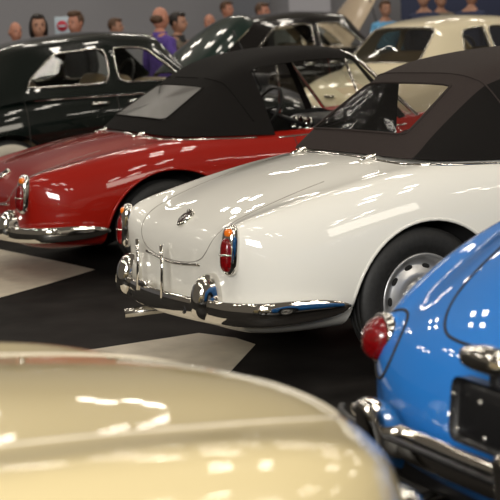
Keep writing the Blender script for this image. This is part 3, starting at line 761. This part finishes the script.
# ------------------------------------------------------------------ blue car, near right
def blue_car(root):
    P = M['blue']
    def R_(y, top, side, dys=None, b=.26):
        pts = [(x, y, z) for x, z in top] + [(x, y, z) for x, z in side] + [(.42, y, b), (0, y, b)]
        if dys: pts = [(p[0], p[1] + d, p[2]) for p, d in zip(pts, dys)]
        return pts
    rings = [
        [(0, .02, .50), (.2, .025, .50), (.36, .04, .50), (.46, .06, .50), (.52, .08, .50), (.56, .10, .48), (.57, .105, .45), (.56, .10, .42), (.50, .08, .40), (.34, .05, .39), (0, .02, .39)],
        [(0, .04, .63), (.2, .045, .63), (.40, .06, .62), (.52, .085, .62), (.60, .10, .63), (.675, .14, .57), (.69, .15, .48), (.675, .14, .39), (.60, .10, .335), (.40, .06, .325), (0, .04, .325)],
        [(0, .12, .77), (.2, .125, .765), (.42, .14, .74), (.53, .15, .715), (.64, .16, .735), (.735, .22, .64), (.755, .24, .48), (.74, .22, .36), (.65, .18, .295), (.42, .14, .27), (0, .12, .27)],
        R_(.34, [(0, .93), (.2, .925), (.42, .895), (.545, .825), (.66, .855)], [(.765, .74), (.80, .52), (.785, .36), (.69, .27)]),
        R_(.60, [(0, 1.08), (.22, 1.07), (.45, 1.03), (.565, .965), (.67, .985)], [(.785, .84), (.825, .58), (.81, .38), (.71, .27)]),
        R_(.95, [(0, 1.20), (.25, 1.19), (.48, 1.14), (.58, 1.06), (.675, 1.05)], [(.785, .88), (.83, .60), (.815, .38), (.71, .25)]),
        R_(1.4, [(0, 1.30), (.27, 1.28), (.48, 1.22), (.59, 1.10), (.68, 1.02)], [(.775, .84), (.81, .58), (.80, .36), (.70, .22)]),
        R_(2.0, [(0, 1.32), (.28, 1.30), (.48, 1.23), (.60, 1.08), (.67, .97)], [(.765, .78), (.79, .54), (.78, .36), (.70, .22)]),
        R_(2.5, [(0, 1.24), (.27, 1.22), (.47, 1.15), (.60, 1.00), (.67, .90)], [(.76, .75), (.78, .54), (.77, .36), (.70, .22)]),
        R_(3.0, [(0, .90), (.27, .89), (.46, .85), (.57, .86), (.66, .84)], [(.75, .74), (.78, .54), (.77, .38), (.69, .24)]),
        R_(3.45, [(0, .72), (.25, .71), (.44, .69), (.55, .72), (.63, .71)], [(.71, .62), (.73, .50), (.71, .38), (.62, .27)]),
        [(0, 3.82, .56), (.2, 3.81, .56), (.36, 3.76, .55), (.46, 3.72, .56), (.52, 3.70, .55), (.56, 3.67, .51), (.57, 3.66, .45), (.56, 3.67, .39), (.5, 3.70, .32), (.34, 3.78, .30), (0, 3.82, .30)],
    ]
    body = from_bm('body', hull_bm(rings), [P, M['dark']], root); subsurf(body, 4); SF = Surf(body)
    cut(body, [cyl_cutter(s * .40, s * 1.2, yy, .30, .345, M['dark'], 48) for s in (-1, 1) for yy in (.86, 2.95)], 32)
    for s in (-1, 1):
        for yy in (.86, 2.95): wheel(root, s * .765, yy, .305, .305, 'steel', .15, .2)
    # tear-drop lamp pods: chrome bezel, ribbed red lens, dark gasket round the foot
    for s in (-1, 1):
        dirv = Vector((s * .16, -1, .05)).normalized()
        y_ = -dirv; x_ = y_.cross(Vector((0, 0, 1))).normalized(); z_ = x_.cross(y_); F = Matrix((x_, y_, z_)).transposed()
        C0 = Vector((s * .605, .135, .655))
        def taper(v):
            t = max(-1, min(1, v.y / .26)); k = 1 - .5 * max(0, t) ** 1.3
            return Vector((v.x * k, v.y, v.z * k))
        def place(v, sz=.98): return C0 + F @ Vector((v.x * (.92 + 1.6 * v.z) , v.y + .12 * v.z, v.z * sz - max(0, v.y) * .12))
        bm = bmesh.new(); lathe_into(bm, [(.0, .070), (.02, .078), (.08, .092), (.15, .104), (.24, .112)], 32, 'y')
        for v in bm.verts: v.co = place(v.co)
        pod = from_bm('lamp_pod', bm, P, root)
        bm = bmesh.new(); lathe_into(bm, [(.02, .074), (.005, .080), (-.010, .078), (-.016, .070), (-.010, .066)], 32, 'y')
        for v in bm.verts: v.co = place(v.co)
        from_bm('lamp_bezel', bm, M['chrome'], pod)
        bm = bmesh.new(); lathe_into(bm, [(-.008, .069), (-.022, .066), (-.040, .056), (-.056, .036), (-.064, .001)], 32, 'y')
        for v in bm.verts: v.co = place(v.co)
        from_bm('red_lens', bm, M['lens'], pod)
        gp = []
        for k in range(36):          # seam where the pod meets the fender
            th = 2 * PI * k / 36; d = F @ Vector((.10 * math.cos(th), 0, .105 * math.sin(th))) + Vector((-s * .035, 0, .0))
            o0 = C0 + F @ Vector((0, -.1, 0)) + d
            h = SF.t.ray_cast(o0, (F @ Vector((0, 1, -.12))).normalized(), .6)
            if h[0]: gp.append(h[0])
        if len(gp) > 6: tube('lamp_gasket', gp, .0055, M['gap'], pod, len(gp) == 36, 6)
    # engine lid
    lid = [(0, .10, .73), (-.16, .10, .73), (-.26, .12, .745), (-.33, .20, .80), (-.36, .34, .90), (-.36, .55, 1.02), (-.32, .78, 1.12), (0, .86, 1.17), (.32, .78, 1.12), (.36, .55, 1.02), (.36, .34, .90), (.33, .20, .80), (.26, .12, .745), (.16, .10, .73)]
    line_on('engine_lid_seam', SF, lid, .005, M['gap'], root, closed=True)
    for k in range(9):
        line_on('air_slot', SF, [(-.22, .42 + .035 * k, .9 + .02 * k), (0, .42 + .035 * k, .92 + .02 * k), (.22, .42 + .035 * k, .9 + .02 * k)], .008, M['gap'], root)
    # bumper with overriders, plate panel, plate lamp
    bp = [(.64, .05, .440), (.58, .012, .440), (.45, -.018, .440), (.2, -.026, .440), (0, -.028, .440), (-.2, -.026, .440), (-.45, -.018, .440), (-.58, .012, .440), (-.64, .05, .440)]
    b = bumper(root, bp, .10, .06)
    bm = bmesh.new(); sweep_into(bm, [Vector(p) + Vector((0, -.038, .02)) for p in spline(bp, 8)], [(-.012, -.006), (.006, -.006), (.006, .006), (-.012, .006)])
    from_bm('bumper_rubber', bm, M['steel'], b)
    for s in (-1, 1):
        def warp(v):
            t = v.z / .12; return Vector((v.x * (1 - .15 * t), v.y + .03 * t * t * -1 + .0, v.z))
        blob('overrider', (s * .32, -.055, .425), (.058, .06, .140), M['chrome'], root, .65, None, 28, 18, zexp=.7, warp=warp)
        tube('tailpipe', [(s * .30, .3, .25), (s * .30, .02, .245), (s * .30, -.06, .24)], .022, M['dullchrome'], root)
        tube('bumper_bracket', [(s * .3, .2, .40), (s * .3, -.03, .43)], .022, M['steel'], root)
    pl = bevel_box('plate_panel', (.225, -.03, .605), (.42, .016, .17), M['plate'], root, .03, Matrix.Rotation(math.radians(-6), 3, 'X'))
    for x in (.03, .15, .27, .39):
        for z in (.55, .645): blob('plate_bolt', (x, -.046 + (z - .6) * -.1, z), (.008, .006, .008), M['dullchrome'], pl, 1., nu=10, nv=6)
    bevel_box('lamp_stalk', (.16, .0, .70), (.04, .04, .10), M['steel'], root, .008)
    lm = blob('plate_lamp', (.16, -.03, .755), (.095, .045, .030), M['chrome'], root, .6)
    bevel_box('rear_valance', (0, .12, .31), (1.1, .06, .10), M['steel'], root, .02)
    return body
blue = empty('rear_engined_car', (3.12, -.50, 0), 0, (1, 1, 1), 'bright blue small car with teardrop red tail lamp and black plate panel', 'car')
blue_car(blue)

# ------------------------------------------------------------------ cream car, near left, nose towards the row
def cream_car(root):
    P = M['cream']
    def R_(y, top, side, dys=None, b=.26):
        pts = [(x, y, z) for x, z in top] + [(x, y, z) for x, z in side] + [(.42, y, b), (0, y, b)]
        if dys: pts = [(p[0], p[1] + d, p[2]) for p, d in zip(pts, dys)]
        return pts
    rings = [
        [(0, .00, .60), (.2, .015, .60), (.40, .06, .60), (.52, .12, .60), (.58, .165, .59), (.61, .20, .55), (.62, .21, .48), (.61, .20, .43), (.54, .15, .39), (.34, .06, .38), (0, .00, .38)],
        [(0, .02, .715), (.2, .035, .715), (.42, .09, .71), (.57, .17, .72), (.65, .23, .72), (.70, .27, .66), (.71, .29, .54), (.70, .27, .42), (.63, .20, .345), (.38, .08, .33), (0, .02, .33)],
        [(0, .11, .795), (.22, .125, .79), (.44, .185, .78), (.58, .265, .79), (.67, .32, .785), (.745, .38, .70), (.765, .40, .55), (.75, .38, .41), (.67, .30, .30), (.42, .17, .27), (0, .11, .27)],
        R_(.50, [(0, .85), (.22, .845), (.45, .825), (.58, .84), (.68, .835)], [(.775, .74), (.79, .56), (.775, .40), (.69, .27)]),
        R_(.90, [(0, .905), (.24, .895), (.45, .87), (.58, .88), (.67, .875)], [(.78, .77), (.81, .58), (.795, .40), (.70, .25)]),
        R_(1.5, [(0, .96), (.26, .95), (.47, .905), (.59, .915), (.68, .91)], [(.785, .80), (.81, .58), (.795, .40), (.70, .24)]),
        R_(2.2, [(0, .97), (.28, .965), (.49, .93), (.60, .925), (.69, .91)], [(.785, .80), (.80, .58), (.785, .38), (.70, .22)]),
        R_(2.9, [(0, .95), (.28, .945), (.49, .92), (.60, .91), (.69, .90)], [(.78, .80), (.80, .58), (.785, .38), (.70, .22)]),
        R_(3.5, [(0, .88), (.26, .875), (.46, .85), (.58, .85), (.66, .84)], [(.75, .74), (.77, .56), (.76, .40), (.68, .26)]),
        [(0, 3.95, .70), (.2, 3.94, .70), (.38, 3.90, .68), (.48, 3.86, .68), (.55, 3.84, .67), (.60, 3.80, .60), (.61, 3.79, .52), (.60, 3.80, .42), (.54, 3.84, .34), (.36, 3.92, .31), (0, 3.95, .31)],
    ]
    body = from_bm('body', hull_bm(rings), [P, M['dark']], root); subsurf(body, 4); SF = Surf(body)
    cut(body, [cyl_cutter(s * .42, s * 1.2, yy, .31, .36, M['dark'], 48) for s in (-1, 1) for yy in (.85, 3.1)] + [box_cutter((0, 2.3, 1.0), (1.2, 1.1, .95), M['dark'])], 32)
    for s in (-1, 1):
        for yy in (.85, 3.1): wheel(root, s * .76, yy, .315, .315)
    line_on('bonnet_seam', SF, [(-.46, 1.55, .9), (-.45, .9, .86), (-.43, .45, .8), (-.36, .20, .74), (-.2, .13, .72), (0, .12, .72), (.2, .13, .72), (.36, .20, .74), (.43, .45, .8), (.45, .9, .86), (.46, 1.55, .9)], .004, M['pale'], root)
    bp = [(.80, .50, .46), (.775, .24, .46), (.66, .06, .46), (.42, -.03, .46), (0, -.06, .46), (-.42, -.03, .46), (-.66, .06, .46), (-.775, .24, .46), (-.80, .50, .46)]
    b = bumper(root, bp, .10, .05); b.name = 'front_bumper'
    for s in (-1, 1):
        q, nn = SF.near((s * .50, .12, .58))
        h = blob('headlamp', q, (.080, .045, .080), M['chrome'], root, 1.)
        blob('headlamp_glass', q + Vector((0, -.012, 0)), (.070, .04, .070), M['glass'], h, 1.)
        st = blob('seat', (s * .30, 2.45, .62), (.23, .25, .10), M['leather'], root, .5)
        blob('backrest', (s * .30, 2.75, .84), (.22, .07, .22), M['leather'], st, .5)
    # screen and folded hood behind the seats
    A = [(-.66, 1.82, .91), (-.54, 2.02, 1.22), (0, 1.98, 1.27), (.54, 2.02, 1.22), (.66, 1.82, .91)]
    ws = tube('windscreen_frame', resample(spline(A, 8), 40), .014, M['chrome'], root)
    bm = bmesh.new(); bm.faces.new([bm.verts.new(p) for p in spline(A, 8)]); from_bm('windscreen_glass', bm, M['glass'], ws, False)
    blob('folded_hood', (0, 3.0, .98), (.60, .20, .10), M['top_red'], root, .55)
    blob('dashboard', (0, 1.86, .86), (.58, .09, .08), P, root, .4)
    return body
cream = empty('open_tourer_car', (3.42, -1.11, 0), PI + .10, (.91, 1, 1.08), 'pale cream car filling the lower left, smooth rounded bonnet and fenders', 'car')
cream_car(cream)

# ------------------------------------------------------------------ visitors standing behind the cars
def person(loc, face, zhead, top, skin, hair, style, label, lower=None, collar=None, k=1.):
    root = empty('person', (loc[0], loc[1], 0), face, (zhead / 1.645,) * 3, label, 'person', 'visitors standing behind the cars')
    bm = bmesh.new()
    sk = bm.verts.layers.skin.verify()
    def v(p, r, root_=False):
        q = bm.verts.new(p); q[sk].radius = r if isinstance(r, tuple) else (r, r); q[sk].use_root = root_; return q
    def chain(a, pts):
        for p, r in pts:
            b = v(p, r); bm.edges.new((a, b)); a = b
        return a
    pel = v((0, 0, .93), (.155, .115), True)
    ch = chain(pel, [((0, 0, 1.10), (.150, .108)), ((0, .01, 1.27), (.170, .120))])
    up = chain(ch, [((0, -.01, 1.40), (.135, .095))])
    chain(up, [((0, -.005, 1.485), .060), ((0, .005, 1.56), .056)])
    for s in (-1, 1):
        w = chain(up, [((s * .165, -.012, 1.395), .072), ((s * .225, -.02, 1.14), .052), ((s * .215, .09, .92), .034), ((s * .212, .125, .85), (.030, .020))])
        for f, (dx, ln) in enumerate(((-.024, .060), (-.008, .072), (.008, .068), (.024, .052))):
            chain(w, [((s * .212 + dx, .14, .80), .0095), ((s * .212 + dx, .145 + .004 * f, .80 - ln * .5), .009), ((s * .212 + dx, .135, .80 - ln), .008)])
        chain(w, [((s * .18, .145, .85), .011), ((s * .172, .165, .81), .0095)])
        chain(pel, [((s * .095, 0, .84), (.088, .092)), ((s * .105, .012, .49), .060), ((s * .105, -.015, .09), .045), ((s * .112, .13, .045), (.045, .038))])
    me = bpy.data.meshes.new('body'); bm.to_mesh(me); bm.free()
    o = link('body', me, None, root)
    o.modifiers.new('k', 'SKIN').use_smooth_shade = True
    md = o.modifiers.new('s', 'SUBSURF'); md.levels = 2; md.render_levels = 2
    bake(o)
    me = o.data; me.materials.clear()
    for mm in (top, skin, lower or M['trouser'], M['steel'], M['eye'], M['lip'], hair): me.materials.append(mm)
    for p in me.polygons:
        c = p.center
        if c.z > 1.455 and abs(c.x) < .10: p.material_index = 1
        elif abs(c.x) > .15 and c.z < .915 and c.y > .06: p.material_index = 1
        elif c.z < .085: p.material_index = 3
        elif c.z < .93 and abs(c.x) < .2: p.material_index = 2
        else: p.material_index = 0
    # head joined to the same body mesh
    bm = bmesh.new(); bm.from_mesh(me)
    def jaw(q):
        t = q.z / .12; kx = 1 - .22 * max(0, -t) ** 1.3; q = Vector((q.x * kx, q.y + (.012 if t < -.3 and q.y > 0 else 0), q.z))
        return q
    super_into(bm, (0, .015, 1.645), (.074, .094, .120), .95, 28, 20, mi=1, warp=jaw)
    super_into(bm, (0, .112, 1.632), (.014, .024, .026), 1., 12, 8, Matrix.Rotation(.35, 3, 'X'), mi=1)      # nose
    super_into(bm, (0, .092, 1.668), (.052, .018, .010), .9, 14, 6, mi=1)                                   # brow
    for s in (-1, 1):
        super_into(bm, (s * .076, .005, 1.640), (.010, .020, .032), 1., 10, 8, mi=1)                        # ear
        super_into(bm, (s * .030, .096, 1.652), (.013, .010, .008), 1., 10, 6, mi=4)                        # eye
        super_into(bm, (s * .031, .103, 1.672), (.018, .007, .004), 1., 10, 6, mi=6)                        # eyebrow
    super_into(bm, (0, .102, 1.592), (.024, .010, .007), 1., 12, 6, mi=5)                                   # mouth
    bm.to_mesh(me); bm.free()
    me.polygons.foreach_set('use_smooth', [True] * len(me.polygons))
    # hair
    if style != 'bald':
        bm = bmesh.new()
        def cap(q):
            if q.y > .045 and q.z < .055: q = Vector((q.x, .045 + (q.y - .045) * .1, q.z))
            return q
        super_into(bm, (0, -.004, 1.682), (.083, .104, .098), .95, 28, 16, warp=cap)
        super_into(bm, (0, .070, 1.742), (.060, .036, .026), .9, 16, 8)
        if style == 'long':
            super_into(bm, (0, -.045, 1.60), (.088, .062, .115), .9, 20, 12)
            for s in (-1, 1): super_into(bm, (s * .080, .012, 1.62), (.020, .045, .085), .9, 12, 8)
        if style == 'full': super_into(bm, (0, .02, 1.755), (.075, .085, .035), .9, 20, 10)
        from_bm('hair', bm, hair, root)
    else:
        bm = bmesh.new(); super_into(bm, (0, -.035, 1.640), (.079, .066, .052), .9, 24, 10); from_bm('hair', bm, hair, root)
    if collar:
        bm = bmesh.new(); lathe_into(bm, [(1.425, .098), (1.47, .082), (1.505, .079), (1.47, .074)], 24, 'z')
        from_bm('collar', bm, collar, root)
    return root
def toward(a): return math.radians(a)
# facing: 0 looks along +y; the camera lies towards (+.88, -.47)
CAMDIR = math.atan2(-.90, -.42)
person((-10.80, 2.99), CAMDIR + .5, 1.54, M['cloth_rust'], M['skin2'], M['hair_grey'], 'bald', 'person with reddish balding head at far left, only the head above the dark roof')
person((-8.35, 2.42), CAMDIR + .25, 1.60, M['cloth_dark'], M['skin'], M['hair_dark'], 'long', 'person with long dark wavy hair looking over the dark saloon roof')
person((-9.62, 3.31), CAMDIR - .6, 1.61, M['cloth_dark'], M['skin2'], M['hair_brown'], 'full', 'person with short brown hair standing beside the small white sign')
person((-12.24, 4.84), CAMDIR + 1.2, 1.53, M['cloth_rust'], M['skin'], M['hair_brown'], 'short', 'small far person with brown hair between the sign and the purple shirt')
person((-8.35, 3.76), CAMDIR + 2.3, 1.62, M['purple'], M['skin2'], M['hair_brown'], 'bald', 'person in purple shirt with balding head turned away', collar=M['purple'])
person((-9.19, 4.35), CAMDIR + 1.1, 1.56, M['grey_jacket'], M['skin'], M['hair_dark'], 'short', 'person in grey-brown jacket with dark hair, right of the purple shirt', collar=M['cloth_dark'])
person((-12.60, 6.40), CAMDIR - .5, 1.53, M['cloth_dark'], M['skin2'], M['hair_grey'], 'bald', 'person with bald head in black clothing by the raised green bonnet edge', collar=M['cloth_white'])
person((-15.20, 7.95), CAMDIR + .9, 1.70, M['cloth_dark'], M['skin2'], M['hair_brown'], 'short', 'person with brown hair just above the tip of the raised green bonnet')
person((-12.30, 7.06), CAMDIR + .9, 1.64, M['cloth_dark'], M['skin2'], M['hair_brown'], 'short', 'person with short hair in black, above the black saloon roof')
person((-12.31, 9.07), CAMDIR + .3, 1.60, M['cloth_sky'], M['skin'], M['hair_brown'], 'short', 'person in light blue top behind the ivory coupe windscreen end')
person((-12.10, 9.60), CAMDIR - .3, 1.72, M['cloth_navy'], M['skin'], M['hair_dark'], 'short', 'person in dark navy jacket beside the light blue top')
person((-12.70, 10.30), CAMDIR + .2, 1.70, M['grey_jacket'], M['skin'], M['hair_dark'], 'short', 'person in beige-grey jacket over the ivory coupe roof')
person((-10.80, 9.50), CAMDIR + 2.5, 1.72, M['cloth_navy'], M['skin'], M['hair_dark'], 'short', 'person in navy coat at far right over the ivory coupe roof')

# small round-symbol sign on a post
sg = empty('sign', (-10.15, 3.34, 0), math.atan2(.90, .42) - PI / 2 + PI, (1, 1, 1), 'small pale blue sign board with red round symbol on a thin post', 'sign')
sg.rotation_euler = (0, 0, CAMDIR + PI)
bevel_box('board', (0, 0, 1.57), (.17, .012, .24), M['sign_white'], sg, .005)
bm = bmesh.new(); rows = lathe_into(bm, [(-.007, .062), (-.012, .060), (-.012, .001)], 32, 'y'); bmesh.ops.translate(bm, verts=bm.verts, vec=(0, 0, 1.585))
from_bm('red_disc', bm, M['sign_red'], sg)
bevel_box('disc_bar', (0, -.014, 1.585), (.082, .004, .020), M['sign_white'], sg, .0015)
tube('post', [(0, .01, 0), (0, .01, 1.68)], .012, M['steel'], sg)
bm = bmesh.new(); lathe_into(bm, [(0, .16), (.012, .16), (.02, .13), (.024, .012)], 32, 'z'); from_bm('foot', bm, M['steel'], sg)

# display stands against the far wall
def stand(loc, w_, h_, m, label, nm='display_panel'):
    e = empty(nm, (loc[0], loc[1], 0), CAMDIR + PI, (1, 1, 1), label, 'display panel', 'display panels by the far wall')
    bevel_box('panel', (0, 0, h_ / 2 + .06), (w_, .06, h_), m, e, .015)
    for s in (-1, 1): bevel_box('foot', (s * w_ * .38, 0, .03), (.08, .5, .06), M['steel'], e, .01)
    return e
stand((-17.3, 10.65), .75, 2.6, M['cloth_white'], 'pale grey-white display panel beyond the black saloon roof')
stand((-17.9, 9.75), .75, 2.5, mat('slate_panel', (.16, .17, .20), .7), 'slate grey display panel left of the pale panel')
stand((-15.9, 13.2), 2.6, 2.6, mat('navy_panel', (.035, .045, .10), .7), 'wide navy display panel at far right behind the visitors')

# ------------------------------------------------------------------ camera, light, hall (kept last)
def flat(name, pts, z, material, kind='structure'):
    bm = bmesh.new(); bm.faces.new([bm.verts.new((x, y, z)) for x, y in pts])
    o = from_bm(name, bm, material, None, False)
    if o.data.polygons[0].normal.z < 0: o.data.flip_normals()
    o['kind'] = kind; return o
flat('floor', [(-21, -14), (14, -14), (14, 24), (-21, 24)], 0, M['carpet'])
flat('lit_floor_1', [(-2.39, -.5), (-2.39, -.02), (-2.62, .35), (-2.94, .81), (-3.43, .74), (-4.28, .59), (-4.6, -.5)], .004, M['pale'])  # pale floor, its edge under the red car drawn along the car's shadow
flat('lit_floor_2', [(-.66, -.9), (-.68, .50), (-.45, .60), (-.25, .61), (.08, .34), (.3, .16), (.3, -.9)], .004, M['pale'])  # pale floor, right edge shaped to the white car's cast shadow
def wall(name, a, b, h, material):
    bm = bmesh.new(); bm.faces.new([bm.verts.new(p) for p in ((*a, 0), (*b, 0), (*b, h), (*a, h))])
    o = from_bm(name, bm, material, None, False); o['kind'] = 'structure'; return o
wall('wall_back', (-20, -13), (-20, 24), 7, M['wall'])

w = bpy.data.worlds.new('hall'); SC.world = w; w.use_nodes = True
bg = w.node_tree.nodes['Background']; bg.inputs['Color'].default_value = (1, .86, .68, 1); bg.inputs['Strength'].default_value = .11

def lamp(loc, sx, sy, power, col=(1, .92, .80), target=None):
    l = bpy.data.lights.new('hall_lamp', 'AREA'); l.shape = 'RECTANGLE'; l.size = sx; l.size_y = sy; l.energy = power; l.color = col
    o = bpy.data.objects.new('hall_lamp', l); COL.objects.link(o); o.location = loc
    if target is not None:
        o.rotation_euler = (Vector(target) - Vector(loc)).to_track_quat('-Z', 'Y').to_euler()
    return o
for gx in (-15, -10.5, -6, -1.5, 3, 7.5):
    for gy in (-6, -1.5, 3, 7.5, 12):
        for ox in (-.45, .45):
            for oy in (-.45, .45):
                lamp((gx + ox, gy + oy, 6.2), .36, .36, 11.5)
lamp((9.5, -6.5, 4.0), 3, 2, 860, (1, .97, .91), (0, 0.5, .5))
lamp((9, 4, 5), 3, 2, 120, (1, .92, .78), (1, 1, .5))

cam = bpy.data.cameras.new('camera'); co = bpy.data.objects.new('camera', cam); COL.objects.link(co)
SC.camera = co
YAW, PIT, ROL = -1.1021, -.1568, -.0461
fw = Vector((math.sin(YAW) * math.cos(PIT), math.cos(YAW) * math.cos(PIT), math.sin(PIT)))
r0 = Vector((math.cos(YAW), -math.sin(YAW), 0)); u0 = r0.cross(fw)
r1 = r0 * math.cos(ROL) + u0 * math.sin(ROL); u1 = u0 * math.cos(ROL) - r0 * math.sin(ROL)
mw = Matrix((r1, u1, -fw)).transposed().to_4x4(); mw.translation = Vector((6.2781, -2.7022, 1.6383))
co.matrix_world = mw
cam.sensor_width = 36; cam.sensor_fit = 'HORIZONTAL'; cam.lens = 1500 / 500 * 36
cam.dof.use_dof = True; cam.dof.focus_distance = 7.0; cam.dof.aperture_fstop = 4.4
cam.clip_end = 200
SC.view_settings.view_transform = 'Standard'
SC.view_settings.look = 'None'
SC.view_settings.exposure = 0
